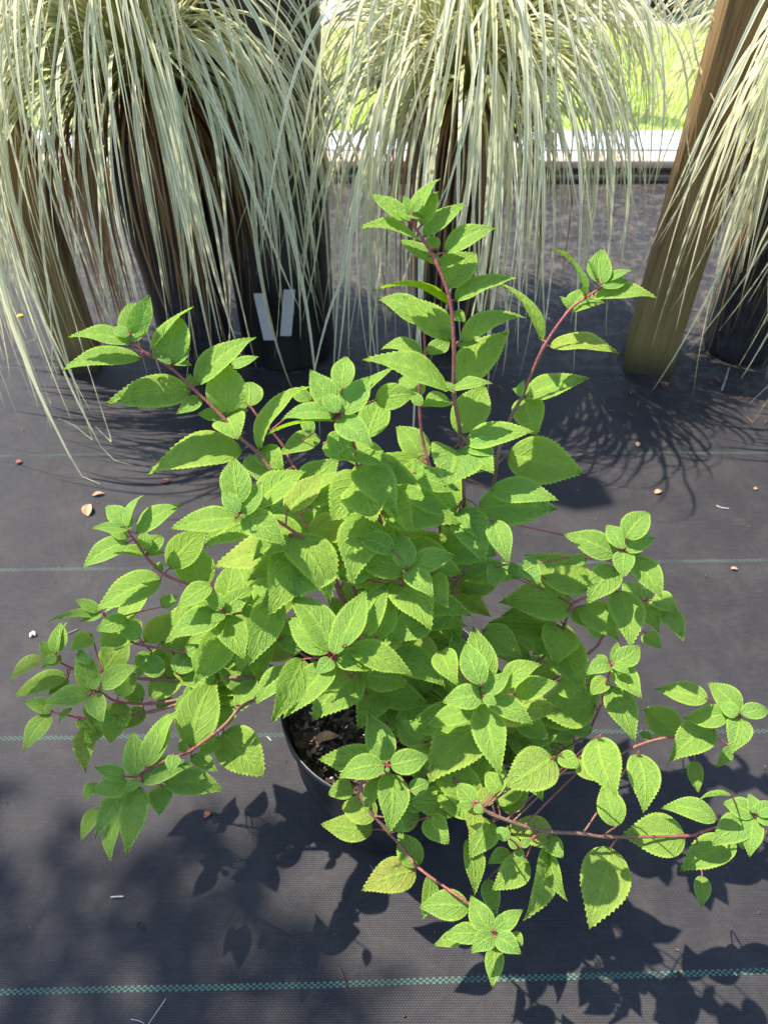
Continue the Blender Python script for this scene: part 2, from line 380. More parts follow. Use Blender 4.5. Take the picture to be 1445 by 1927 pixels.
# tall black planter behind the left sedge
tp = empty("tall_planter", (-.235, 1.60, 0))
mb = MB(); lathe(mb, [(.0, .001), (.105, .001), (.112, .01), (.116, .3), (.121, .9), (.126, .96), (.131, .97), (.131, 1.0), (.126, 1.002), (.120, .99), (.112, .6)], -.235, 1.60, 56); mb.build("body", M_TALL, tp)
mb = MB(); lathe(mb, [(.0, .93), (.117, .93)], -.235, 1.60, 40); mb.build("soil", simple("dark_soil", (.02, .014, .01), (.06, .045, .035), 60, .95, .2), tp)
tag(tp, "tall glossy black plastic planter behind the left sedge", "planter")
M_TAG = simple("white_tag_plastic", (.30, .31, .30), (.38, .38, .37), 8, .5, .4, .1)
for (x0, y0, x1, y1, dep, lab) in ((488, 552, 507, 640, 1.455, "white blank plant tag leaning at the planter foot, nearer the sedge trunk"), (545, 545, 538, 632, 1.462, "white blank plant tag leaning at the planter foot, nearer the middle sedge")):
    a = P(x0, y0, dep+.004); b = P(x1, y1, dep); b[2] = max(b[2], .004); t = nrm(a - b); s_ = np.array([1, 0, 0]) * .0125; nn = nrm(np.cross(t, s_)) * .0006
    mb = MB(); V = [b-s_-nn, b+s_-nn, a+s_-nn, a-s_-nn, b-s_+nn, b+s_+nn, a+s_+nn, a-s_+nn]
    mb.add(V, [(0,1,2,3), (7,6,5,4), (0,4,5,1), (1,5,6,2), (2,6,7,3), (3,7,4,0)])
    tag(mb.build("plant_tag", M_TAG, None, tuple(b), smooth=False), lab, "plant tag", "white plant tags")

# ------------------------------------------------------------------ weeping sedges in black pots
def nursery_pot(cx, cy, rt, rb, h, label, group=None, fill=.0, soil_mat=None):
    t = empty("nursery_pot", (cx, cy, 0))
    mb = MB(); lathe(mb, [(0, .003), (rb*.92, .003), (rb, .010), (rb*1.005, .018), (rt*.965, h-.022), (rt*.968, h-.020), (rt*1.0, h-.018), (rt*1.004, h-.004), (rt*.998, h), (rt*.982, h-.001), (rt*.962, h-.022), (rt*.93, h*.55), (rb*.9, .02)], cx, cy, 72, .006)
    mb.build("wall", M_BLACK, t); return tag(t, label, "plant pot", group)

def sedge(name_label, cx, cy, cz, n, seed, ndead, pot_label, azb=None, Lr=(.55, 1.02)):
    g = np.random.default_rng(seed)
    nursery_pot(cx, cy, .108, .086, cz-.10, pot_label, "black pots holding the sedges")
    root = empty("weeping_sedge", (cx, cy, cz-.12))
    mb = MB(); md = MB()
    nclump = 46; ca = g.uniform(0, 2*math.pi, nclump); ce = g.uniform(R(38), R(84), nclump); cl = g.uniform(.75, 1.1, nclump)
    for k in range(n + ndead):
        dead = k >= n; q = g.integers(nclump)
        if g.random() < .30: az = g.uniform(0, 2*math.pi); el = g.uniform(R(25), R(88)); lf = g.uniform(.8, 1.1)
        else: az = ca[q] + g.normal(0, .10); el = ce[q] + g.normal(0, .09); lf = cl[q] * g.uniform(.9, 1.07)
        L = g.uniform(*Lr) * lf; N = 20
        if seed == 12: L *= 1 + .08*max(0, -math.sin(az)) - .30*max(0, math.cos(az)) - .24*max(0, math.cos(az - R(165)))
        if seed == 11: L *= 1 - .34*max(0, math.cos(az - .2))**2
        if seed == 13: L *= 1 - .30*max(0, math.cos(az - R(150)))
        if dead: L *= .72; el = g.uniform(R(0), R(35))
        short = (not dead) and g.random() < .20
        if short: L *= g.uniform(.3, .55)
        r0 = abs(g.normal(0, .028)); pos = np.array([cx + r0*math.cos(az), cy + r0*math.sin(az), cz - .03])
        d = np.array([math.cos(el)*math.cos(az), math.cos(el)*math.sin(az), math.sin(el)])
        grav = g.uniform(5.0, 9.0) if not dead else g.uniform(10, 22)
        if short: grav *= .5
        tw = g.normal(0, .6, 2); pts = [pos.copy()]; ds = L / N
        side0 = nrm(np.cross(d, [0, 0, 1.0001]))
        kinky = g.random() < .16; ki = int(g.integers(6, 18)); curl = g.normal(0, 1.0); sw = g.normal(0, .35)
        for i in range(N):
            u = i / N
            d = d + np.array([0, 0, -1]) * grav * ds * (0.28 + 2.0*u if u < .75 else 1.2) + side0 * curl * ds * (u*u*2.2 + .15) + np.array([math.cos(az), math.sin(az), 0]) * sw * ds * .8
            if kinky and i == ki: d = d + g.normal(0, .35, 3)
            d = nrm(d)
            # fabric catches the blade: it slides outwards along the ground
            if pos[2] + d[2]*ds < .006: d[2] = max(d[2], (.006 - pos[2]) / ds * .8); d = nrm(d)
            if cy + 9 > 0 and abs(pos[0] - .637) < .075 and abs(pos[1] - 1.535) < .075: d = nrm(d + np.array([0, -1.2, 0]))
            pos = pos + d * ds; pos[2] = max(pos[2], .004); pts.append(pos.copy())
        pts = np.array(pts); wd = g.uniform(.0016, .0039) * (1.0 if not dead else .8); V = []; UV = []
        rn = g.random(); fr = g.random()
        for i, p in enumerate(pts):
            u = i / N; t = nrm(pts[min(i+1, N)] - pts[max(i-1, 0)]); s_ = np.cross(t, nrm([math.cos(az), math.sin(az), .35]))
            s_ = nrm(s_) if np.linalg.norm(s_) > .05 else side0
            nn = np.cross(s_, t); ang = tw[0]*u*1.2 + tw[1]*.3; s2 = s_*math.cos(ang) + nn*math.sin(ang); n2 = np.cross(s2, t)
            hw = wd * min(1, .45 + u*3) * min(1, ((1-u)*2.3)**.8 + .06)
            V += [p - s2*hw, p - n2*hw*.35, p + s2*hw]; UV += [(u, 0), (u, .5), (u, 1)]
        F = [(i*3+j, i*3+j+1, (i+1)*3+j+1, (i+1)*3+j) for i in range(N) for j in range(2)]
        (md if dead else mb).add(V, F, (rn, fr, 0), UV)
    mb.build("foliage", M_BLADE, root); md.build("dead_foliage", M_DEAD, root)
    # brown fibrous base
    mt = MB(); lathe(mt, [(.0, cz+.01), (.03, cz+.0), (.055, cz-.03), (.085, cz-.08), (.098, cz-.115), (.098, cz-.14)], cx, cy, 40, .06); mt.build("crown", M_DEAD, root)
    return tag(root, name_label, "sedge", "weeping variegated sedges")
sedge("variegated sedge at the left, long silvery blades falling past the black planter", -.46, 1.60, .615, 1500, 11, 420, "black plant pot under the left sedge, hidden by its blades", Lr=(.56, .98))
sedge("variegated sedge in the middle, its blades hanging behind the tallest green shoot", .165, 1.66, .585, 1250, 12, 240, "black plant pot under the middle sedge, hidden by its blades", Lr=(.52, .94))
sedge("variegated sedge at the right, arching past the bare timber post", .88, 1.60, .63, 1250, 13, 220, "black plant pot under the right sedge, hidden by its blades", Lr=(.58, 1.02))

# ------------------------------------------------------------------ parked car on the far drive (only a tyre foot shows)
car = empty("parked_car", (2.45, 6.7, 0))
M_PAINT = simple("white_car_paint", (.74, .75, .76), (.78, .79, .80), 2, .25, .5, 0)
M_TYRE = simple("tyre_rubber", (.012, .012, .014), (.055, .056, .062), 22, .75, .3, .6, .004)
M_RIM = simple("wheel_alloy", (.35, .36, .38), (.5, .5, .52), 9, .35, .6)
M_GLS = simple("car_glass", (.02, .025, .03), (.03, .035, .04), 3, .08, .6, 0)
prof = [(4.86, .32), (4.84, .62), (4.95, .80), (5.75, .96), (6.55, 1.42), (8.1, 1.45), (8.95, 1.02), (9.05, .60), (9.0, .32)]
mb = MB(); V = []; 
for x, s_ in ((1.52, .0), (1.60, .06), (3.30, .06), (3.38, .0)):
    for (y, z) in prof: V.append((x + (.10 if (x < 2 and z > 1) else (-.10 if z > 1 else 0)), y, z + (.02 if s_ else 0)))
k = len(prof); F = [(j*k+i, j*k+(i+1) % k, (j+1)*k+(i+1) % k, (j+1)*k+i) for j in range(3) for i in range(k)] + [tuple(range(k))[::-1], tuple(3*k+i for i in range(k))]
mb.add(V, F); mb.build("body", M_PAINT, car, smooth=False)
mb = MB(); mb.add([(1.72, 5.80, 1.015), (3.18, 5.80, 1.015), (3.10, 6.50, 1.425), (1.80, 6.50, 1.425)], [(0, 1, 2, 3)]); mb.build("windscreen", M_GLS, car, smooth=False)
for (x, y) in ((1.645, 5.28), (3.25, 5.28), (1.645, 8.2), (3.25, 8.2)):
    for nm, mat, pr in (("tyre", M_TYRE, [(.20, -.10), (.30, -.118), (.322, -.10), (.33, -.06), (.33, .06), (.322, .10), (.30, .118), (.20, .10)]), ("rim", M_RIM, [(.0, -.08), (.05, -.09), (.17, -.06), (.205, -.10), (.205, .10), (.0, .06)])):
        mb = MB(); ns = 48; V = []
        for (r, a) in pr:
            for q in range(ns): V.append((x + a, y + r*math.cos(2*math.pi*q/ns), .328 + r*math.sin(2*math.pi*q/ns)))
        F = [(i*ns+q, i*ns+(q+1) % ns, (i+1)*ns+(q+1) % ns, (i+1)*ns+q) for i in range(len(pr)-1) for q in range(ns)]
        mb.add(V, F); ob_ = mb.build("wheel" if nm == "tyre" else "rim", mat, car if nm == "tyre" else ob_)
tag(car, "white parked car beyond the lawn, only a black tyre foot in view", "car")
a = G(1203, 36); mb = MB(); box(mb, a[0]-.045, a[0]+.045, a[1], a[1]+.16, 0, .13, bev=.006)
tag(mb.build("white_block", simple("painted_block", (.62, .62, .58), (.72, .72, .68), 8, .7, .3), None, (a[0], a[1], 0)), "upright white block beside the black car tyre", "block")

# ------------------------------------------------------------------ pot of the shrub, with bark mix
PX, PY, PH = .008, .470, .25
pot = empty("nursery_pot", (PX, PY, 0))
mb = MB(); rt, rb, h = .130, .094, PH
lathe(mb, [(0, .003), (rb*.92, .003), (rb, .012), (rb*1.01, .020), (rt*.955, h-.026), (rt*.965, h-.024), (rt*1.0, h-.021), (rt*1.006, h-.004), (rt*.999, h), (rt*.984, h-.001), (rt*.962, h-.022), (rt*.93, h*.55), (rb*.9, .03)], PX, PY, 96, .010)
mb.build("wall", M_BLACK, pot)
def soil_material():
    m = NM("bark_mix"); ob = m.geo(); v = m.n("ShaderNodeTexVoronoi"); m.set(v.inputs["Vector"], ob); v.inputs["Scale"].default_value = 130
    c = m.ramp(m.xyz(v.outputs["Color"])[0], [(0, (.012, .008, .006)), (.45, (.05, .03, .022)), (.75, (.12, .065, .045)), (1, (.25, .16, .13))])
    m.col(c); m.rough(.9); m.nor(m.bump(m.noise(ob, 180, 4), .9, .004)); return m.m
M_SOIL = soil_material()
mb = MB(); nr, ns = 16, 60; V = [(PX, PY, PH-.03)]; 
for i in range(1, nr+1):
    for q in range(ns):
        r = .122*i/nr; a = 2*math.pi*q/ns; V.append((PX + r*math.cos(a), PY + r*math.sin(a), PH-.034 + rng.uniform(-.005, .006)))
F = [(0, 1+q, 1+(q+1) % ns) for q in range(ns)] + [(1+(i-1)*ns+q, 1+i*ns+q, 1+i*ns+(q+1) % ns, 1+(i-1)*ns+(q+1) % ns) for i in range(1, nr) for q in range(ns)]
mb.add(V, F)
def chip(mb, c, r, flat=.5, col=(0, 0, 0), mi=0):
    V = []; M = np.linalg.qr(rng.normal(size=(3, 3)))[0]
    for (a, b, e) in ((1,0,0),(-1,0,0),(0,1,0),(0,-1,0),(0,0,1),(0,0,-1)):
        V.append(np.asarray(c) + M @ (np.array([a*1.5, b, e*flat]) * r * rng.uniform(.7, 1.2)))
    mb.add(V, [(0,2,4),(2,1,4),(1,3,4),(3,0,4),(2,0,5),(1,2,5),(3,1,5),(0,3,5)], col, mi=mi)
for k in range(900):
    a = rng.uniform(0, 6.28); r = .118*math.sqrt(rng.random()); white = rng.random() < .16
    chip(mb, (PX + r*math.cos(a), PY + r*math.sin(a), PH - .030 + rng.uniform(0, .008)), rng.uniform(.0015, .0028) if white else rng.uniform(.002, .0055), .5, mi=1 if white else 0)
mb.build("potting_mix", [M_SOIL, simple("perlite", (.62, .62, .62), (.78, .78, .78), 90, .8, .3)], pot, smooth=False)
tag(pot, "black nursery pot of bark mix holding the bushy green shrub", "plant pot")

# ------------------------------------------------------------------ the shrub
# frames in which the leaves were measured: origin and scale of each enlarged view of the photograph
FR = {'A': (600, 320, 2.89), 'B': (850, 450, 2.89), 'C': (450, 650, 2.89), 'D': (100, 540, 2.89), 'E': (0, 900, 2.89), 'F': (100, 1250, 2.89),
      'G': (450, 1050, 2.89), 'H': (550, 1350, 2.89), 'I': (900, 900, 2.651), 'J': (900, 1350, 2.651), 'O': (0, 0, 1)}
def cv(f, x, y): o = FR[f]; return (o[0] + x/o[2], o[1] + y/o[2])
# branch skeletons: photo column, row, forward distance (m), from tip to pot
BR = {
 'T': [(776,420,.60),(797,453,.598),(823,500,.585),(847,569,.573),(854,652,.56),(854,742,.55),(866,820,.545),(872,955,.53),(855,1035,.52),(820,1160,.50),(755,1300,.478)],
 'T2': [(797,614,.64),(799,673,.63),(790,721,.62),(790,780,.61),(796,833,.60),(808,878,.585),(830,960,.56),(800,1150,.52),(752,1300,.482)],
 'R': [(1132,540,.62),(1099,562,.618),(1068,587,.612),(1021,656,.60),(983,744,.59),(961,786,.58),(938,851,.57),(928,914,.56),(900,1010,.54),(840,1140,.51),(762,1300,.480)],
 'L': [(249,645,.60),(280,668,.598),(321,692,.592),(370,737,.582),(420,786,.57),(453,824,.56),(489,857,.553),(540,930,.53),(600,1030,.51),(640,1110,.50),(715,1295,.476)],
 'L2': [(441,748,.66),(472,767,.655),(484,782,.65),(529,834,.64),(553,879,.62),(577,914,.61),(640,1000,.58),(660,1090,.54),(728,1290,.482)],
 'S1': [(637,785,.49),(663,826,.494),(673,882,.50),(692,927,.50),(715,980,.50),(738,1100,.49),(735,1290,.472)],
 'S2': [(456,968,.455),(500,972,.465),(530,985,.47),(600,1040,.47),(640,1120,.475),(712,1295,.470)],
 'S3': [(420,1149,.45),(439,1154,.455),(481,1158,.46),(520,1195,.465),(600,1250,.47),(705,1300,.467)],
 'M1': [(240,998,.52),(256,1019,.518),(282,1056,.512),(317,1085,.505),(384,1110,.50),(480,1160,.49),(600,1240,.48),(705,1300,.47)],
 'M2': [(195,1156,.49),(221,1177,.49),(242,1204,.487),(273,1215,.483),(363,1229,.475),(440,1232,.472),(560,1270,.47),(700,1312,.466)],
 'M3': [(104,1239,.48),(126,1253,.478),(170,1268,.472),(280,1278,.462),(440,1280,.46),(560,1295,.462),(705,1318,.464)],
 'M4': [(171,1305,.43),(190,1303,.43),(221,1320,.432),(284,1324,.438),(350,1312,.442),(440,1275,.448),(600,1295,.456),(705,1322,.462)],
 'M5': [(98,1339,.42),(120,1344,.42),(149,1350,.422),(200,1352,.425),(290,1338,.435),(400,1310,.442),(600,1305,.455),(708,1324,.461)],
 'S4': [(250,1470,.335),(275,1450,.337),(310,1432,.342),(340,1421,.35),(359,1413,.36),(418,1369,.388),(467,1323,.415),(560,1302,.44),(710,1326,.460)],
 'S5': [(626,1239,.38),(650,1262,.40),(685,1300,.43),(720,1330,.455)],
 'S6': [(765,1072,.445),(757,1110,.45),(752,1180,.46),(742,1300,.472)],
 'S7': [(910,1308,.36),(890,1315,.375),(840,1330,.41),(765,1328,.455)],
 'S8': [(728,1440,.325),(726,1415,.345),(725,1370,.40),(738,1330,.452)],
 'N1': [(929,1760,.215),(895,1712,.235),(848,1677,.25),(789,1634,.28),(757,1595,.30),(723,1557,.315),(681,1500,.335),(690,1420,.375),(725,1340,.43)],
 'N2': [(1417,1535,.31),(1380,1545,.308),(1317,1566,.304),(1289,1573,.30),(1145,1575,.29),(1096,1569,.289),(1032,1565,.290),(994,1557,.292),(923,1531,.30),(896,1508,.31),(830,1440,.355),(760,1345,.445)],
 'N3': [(977,1596,.272),(985,1590,.276),(1000,1578,.282),(1015,1566,.289)],
 'N4': [(891,1512,.285),(894,1511,.296),(900,1512,.308)],
 'O1': [(1150,1252,.425),(1141,1285,.425),(1130,1326,.425),(1104,1379,.42),(1060,1412,.415),(1034,1428,.412),(950,1440,.415),(840,1400,.432),(765,1338,.455)],
 'O2': [(1175,1036,.50),(1160,1066,.50),(1126,1111,.495),(1077,1138,.49),(1062,1175,.485),(1051,1198,.48),(1013,1245,.475),(956,1277,.47),(870,1315,.463),(768,1325,.46)],
 'O3': [(1392,1350,.42),(1366,1356,.42),(1338,1366,.422),(1290,1385,.422),(1243,1390,.42),(1190,1407,.418),(1100,1450,.405),(950,1450,.41),(840,1400,.43),(768,1334,.456)],
 'O4': [(1232,1130,.56),(1209,1132,.56),(1170,1165,.552),(1134,1198,.54),(1111,1226,.53),(1000,1300,.495),(850,1320,.475),(762,1318,.466)],
}
# leaves: frame, base x, base y, tip x, tip y, visible width; listed from the lowest leaf of a shoot to the topmost; trailing y = yellowing 0..1
LV = {
'T': """A 755 1430 900 1170 190;A 710 1250 560 1290 110;A 750 1160 1035 875 190;A 720 930 460 685 165;A 740 930 615 865 45;A 775 930 1120 800 115;A 745 950 870 940 50;A 735 770 795 825 70;
A 690 640 855 450 175;A 710 730 305 650 78;A 740 710 1075 585 105;A 600 490 440 378 85;A 645 430 590 365 65;A 650 512 800 482 72;A 650 508 566 440 55;A 690 450 960 315 120;A 555 390 215 315 75;A 570 365 800 178 100;
A 560 300 650 115 110;A 520 275 660 45 95;A 500 280 285 128 95;A 560 255 425 236 45;A 505 245 455 138 62;A 515 230 560 150 50;
A 700 1200 235 1030 135;A 730 1190 945 1160 68;A 740 1210 690 1150 40;C 950 690 1200 790 120;C 1165 560 1120 765 290;C 1200 560 1385 700 170;B 75 1105 445 1045 135;C 1190 905 1330 1195 200;C 1110 1100 1400 1140 210;C 1180 890 830 760 170;C 1195 900 1430 1100 150;B 90 1120 230 1180 110;I 0 145 395 155 205;I 60 60 400 110 130""",
'T2': """C 1005 640 850 440 150;A 560 1230 440 1130 120;A 590 1000 710 930 90;A 565 995 335 975 78;A 580 1020 500 990 50;A 575 835 320 705 78;A 575 830 480 740 40;A 580 835 640 790 45;C 990 330 940 250 60;C 985 640 960 700 80""",
'R': """B 300 1180 720 1275 250;B 230 1180 90 1290 130;B 400 860 460 1070 175;B 390 850 325 812 40;B 395 852 750 755 125;B 530 580 910 622 98;B 485 550 260 240 125;B 640 390 835 350 75;B 650 380 738 265 115;B 645 385 580 310 38;B 720 305 545 50 90;B 735 325 760 330 30;B 765 318 1115 318 88;B 830 230 980 170 48;B 790 215 730 105 42;B 812 245 825 45 130;B 812 258 960 225 85;B 370 860 400 760 40""",
'L': """C 110 590 245 690 130;D 1130 880 1250 990 140;D 1110 910 1140 1070 180;D 1030 890 515 1020 185;C 115 570 395 220 150;D 930 705 1005 830 200;D 925 700 785 690 70;D 935 705 1065 665 70;D 930 690 915 405 210;D 800 600 668 692 85;D 745 572 285 630 100;D 785 530 1105 272 145;D 750 560 745 470 60;D 650 415 760 430 40;D 650 420 752 330 70;D 620 400 690 165 195;D 535 345 765 105 110;D 640 420 522 370 48;
D 475 386 50 450 105;D 440 290 425 82 165;D 430 302 80 272 90;D 420 250 525 40 62;D 420 262 322 220 62;D 420 298 490 195 85""",
'L2': """C 430 870 470 650 130;C 440 500 215 600 110;C 390 300 280 232 75;D 1065 650 1070 515 145;D 1060 642 950 655 48;D 970 432 1120 378 58;C 400 480 330 400 70;C 235 700 330 770 90""",
'S1': """C 785 895 1210 970 245;C 700 790 840 765 120;C 730 905 545 930 190;C 650 690 505 955 225;C 690 620 945 735 125;C 590 560 840 645 130;C 740 300 965 265 140;C 700 500 790 275 165;C 560 470 510 615 120;C 460 530 640 635 110;C 640 560 480 560 90;
C 600 370 860 115 120;C 560 240 582 58 125;C 540 370 385 130 150;C 520 410 150 485 85;C 512 380 230 402 98;C 540 395 730 555 145;C 560 375 715 165 150;C 540 365 460 262 88""",
'S2': """C 330 1110 -140 1205 190;D 1180 1200 1215 1110 90;D 1060 1270 820 1420 180;D 1110 1195 1380 1000 160;D 1130 1215 1200 1230 60;D 1035 1240 1270 1410 165;D 1010 1180 985 925 165;D 1000 1255 635 1315 130;D 1015 1240 1135 1060 130;D 1005 1235 915 1112 92;D 1020 1250 1050 1240 40""",
'S3': """E 1445 820 1350 1030 140;E 1190 830 1020 900 110;E 1150 580 960 720 110;E 1340 870 1445 780 80;E 1215 690 1265 450 150;E 1330 700 1390 770 70;E 1190 720 1015 690 62;E 1215 745 1330 990 165;E 1205 735 910 880 145;E 1220 728 1385 595 110;E 1208 712 1125 632 90;E 1215 735 1145 790 60;
G 240 160 110 280 90;G 200 200 50 590 150;G 340 500 190 440 110""",
'M1': """E 1110 590 1010 370 205;E 925 490 1130 280 170;E 875 545 520 720 165;E 845 470 890 500 60;E 800 410 620 398 60;E 800 408 900 405 48;E 800 402 890 318 95;E 790 390 785 285 80;E 700 320 585 285 60;E 700 347 450 490 115;E 742 300 995 145 105;E 690 255 575 150 105;E 700 280 498 272 60;E 695 262 785 90 72;E 700 280 720 210 40""",
'M2': """E 830 950 750 1080 120;E 790 890 985 735 140;E 900 940 830 1010 110;E 1000 950 870 880 110;E 650 900 765 770 130;E 672 815 560 970 150;E 665 800 835 597 105;E 880 700 965 640 85;E 570 730 740 668 48;E 545 745 270 775 80;E 540 725 408 660 65;E 560 740 435 780 48;E 700 770 520 830 100;E 1130 940 1060 1060 140;E 1050 950 1130 900 90;E 760 870 640 790 110;E 1010 940 1180 900 120""",
'M3': """E 570 1045 700 890 150;E 500 850 390 940 100;E 370 1090 265 1180 80;E 365 1072 75 1190 105;E 240 975 62 1105 75;E 330 965 230 1035 75;E 295 970 222 885 85;E 305 950 330 780 100;E 315 965 370 775 55;E 312 975 240 992 55;E 880 1070 760 970 120;E 960 1060 1060 950 130;E 1170 1060 1050 1100 120;E 420 960 500 1020 70""",
'M4': """E 850 1220 980 1240 80;E 780 1250 660 1370 100;E 650 1220 600 1440 170;E 780 1200 665 1130 110;E 820 1195 1045 990 150;E 645 1182 740 1060 115;E 490 1210 505 1345 95;E 550 1165 555 1130 60;E 500 1165 430 920 130;E 550 1140 755 1020 108;E 510 1178 565 1335 120;E 485 1180 235 1230 112;E 490 1150 530 1065 68;E 1000 1200 1120 1130 90;E 1040 1200 950 1260 90""",
'M5': """F 190 340 180 592 120 .35;F 250 330 180 440 110;E 430 1310 500 1400 90;E 285 1265 125 1215 88;E 275 1285 130 1488 108;E 390 1250 322 1330 42;E 285 1262 235 1240 40;E 620 1290 500 1330 90""",
'S4': """F 925 370 1145 605 245;F 920 345 930 215 140;F 900 400 800 490 110;F 750 455 890 80 225;F 750 500 895 590 90;F 720 480 700 400 60;F 560 500 690 250 105;F 235 650 175 735 90;F 240 780 152 965 80;F 600 660 580 820 130;F 360 815 320 1080 100;F 610 640 930 690 155;F 500 560 630 255 130;F 390 610 225 560 95;F 430 680 228 945 120;F 470 665 400 1045 155;F 405 645 215 690 130;F 445 610 430 362 135;F 485 640 770 550 130;F 470 630 385 705 60;F 660 490 640 600 80""",
'S5': """G 770 690 640 940 190;G 300 600 90 800 130;G 800 520 1120 700 175;G 740 440 830 190 110;G 680 430 825 125 160;G 350 550 172 905 130;G 650 630 395 890 250;G 600 490 945 640 150;G 510 570 237 875 165;G 500 500 245 190 180;G 530 500 690 170 160;G 480 520 262 325 170;G 520 556 800 600 125;G 575 470 618 412 50;G 520 525 552 380 92;G 500 548 410 635 88""",
'S6': """C 480 1160 300 1370 255;G 850 110 1045 400 225;G 1050 90 1140 275 145;C 840 1120 640 1050 120;C 560 1270 700 1200 110;C 890 1240 620 1180 140;C 930 1218 1185 1145 130;C 910 1215 850 1005 130;C 905 1230 1055 1375 122;G 600 130 700 50 110;G 1000 320 830 450 180;G 1040 380 1110 330 90""",
'S7': """G 1330 900 1025 1230 280 .25;G 1290 850 885 955 180;G 1100 500 1190 700 140;G 900 720 880 985 160;I 180 1080 400 1020 115;G 1340 690 1270 368 165;I 120 1040 320 930 110;G 1290 830 1015 925 120;G 1330 780 1420 1190 165;I 30 1100 275 1230 115;G 1318 690 1235 455 140;G 1318 750 1100 785 140;I 20 1082 160 955 85;G 1330 750 1400 800 60""",
'S8': """H 570 600 690 520 110;G 900 1180 1060 1010 120;G 750 950 820 800 150;G 1000 1000 870 890 140;H 470 330 395 520 90;G 790 1130 425 1095 180;H 530 300 520 640 170;G 805 1115 700 845 155;G 790 1130 535 1200 140;G 820 1130 1035 1080 138;H 640 400 740 350 110;H 515 270 520 300 30""",
'N1': """H 330 380 195 420 110;H 460 530 270 480 160 .35;H 440 610 150 580 150 .2;H 740 540 850 690 140;H 690 810 575 625 140;H 750 860 700 1105 80;H 670 835 372 945 195 .9;H 960 1150 765 1240 100;H 960 1030 685 1035 170;H 1200 1170 1250 1245 70;H 1110 1165 1255 1045 100;J 85 1140 68 1350 95;H 1085 1165 970 965 125;H 1030 1180 818 1200 120;H 1100 1160 1200 1055 92;H 1100 1190 970 1285 118;H 1105 1190 1245 1290 115;H 560 560 600 640 60""",
'N2': """J 500 200 620 325 110;J 590 100 690 400 190;J 370 200 135 345 225 .3;J 400 190 500 250 90;J 530 240 600 180 80;H 920 470 628 460 180;H 1020 470 1090 390 100 .55;H 1130 400 1050 300 130;J 790 180 820 480 160;J 200 220 320 420 110;H 960 660 990 970 110;H 1080 560 960 770 170;H 1060 880 1110 1090 100;J 375 600 125 555 150 .6;J 340 640 225 1015 110;J 350 650 445 920 62;J 345 600 420 700 90;J 685 545 620 325 135;J 660 650 550 1060 255 .2;J 1030 600 708 590 220;J 1280 620 1000 770 175;J 1115 790 1110 950 88;J 1185 510 905 455 112;J 1260 390 1100 412 40;
J 1300 590 1320 660 50;J 1375 490 1215 425 100;J 1350 510 1160 645 160;J 1370 500 1350 700 120;J 1385 480 1345 378 65;J 1395 485 1465 545 65;J 1385 480 1480 430 90;H 620 480 740 460 110""",
'N3': """H 1190 740 1060 800 90;H 1270 765 1080 940 170;H 1215 720 1260 780 70;H 1225 710 1175 645 62;H 1240 705 1300 665 50;H 1180 660 1110 600 100""",
'N4': """H 985 490 965 650 105;H 985 462 900 358 105;H 975 480 885 480 55;H 990 480 1040 520 50""",
'O1': """I 200 1200 345 1300 120;I 400 1010 520 1090 120;I 560 1050 620 990 100;I 580 1125 255 1140 215;I 640 1000 560 1080 90;I 690 930 815 1100 120;I 665 1035 780 1315 150;I 640 925 585 880 42;I 665 925 690 812 48;I 670 925 800 830 112;I 655 930 535 985 88;I 670 930 755 980 50;J 250 130 420 40 110;I 350 1400 200 1300 120;I 560 1270 420 1200 100""",
'O2': """I 200 780 20 760 170;I 20 760 220 900 150;I 390 780 270 880 150;I 480 650 570 745 95;I 300 700 180 620 140;I 370 800 525 1082 185;I 465 635 100 620 205;I 520 635 700 810 150;I 690 560 755 845 175;I 560 545 230 380 185;I 540 400 430 430 60;I 780 395 918 605 135;I 690 450 540 630 155;I 680 380 420 280 130;I 745 370 810 382 40;I 735 300 848 170 135;I 730 362 725 495 110;I 725 352 635 232 95;I 735 362 885 300 100;I 70 210 150 430 120 ;I 100 440 60 540 100;I 190 500 160 420 70;I 320 420 200 500 110;I 230 430 300 530 90""",
'O3': """I 1000 1280 825 1150 150;I 860 1300 800 1270 60;J 1080 215 1100 383 80;I 1260 1340 1180 1445 60;I 1145 1100 882 1050 112;I 1170 1240 950 1415 180;I 1250 1170 1020 1195 115;I 1300 1175 1140 1020 120;I 1300 1190 1250 1380 138;I 1308 1178 1445 1155 95;I 1290 1185 1195 1125 72""",
'O4': """I 830 770 910 850 95;I 780 620 900 770 120;I 880 580 990 660 110;I 880 640 1020 820 105;I 810 600 720 520 90;I 620 790 540 720 80;I 850 600 820 545 60""",
}

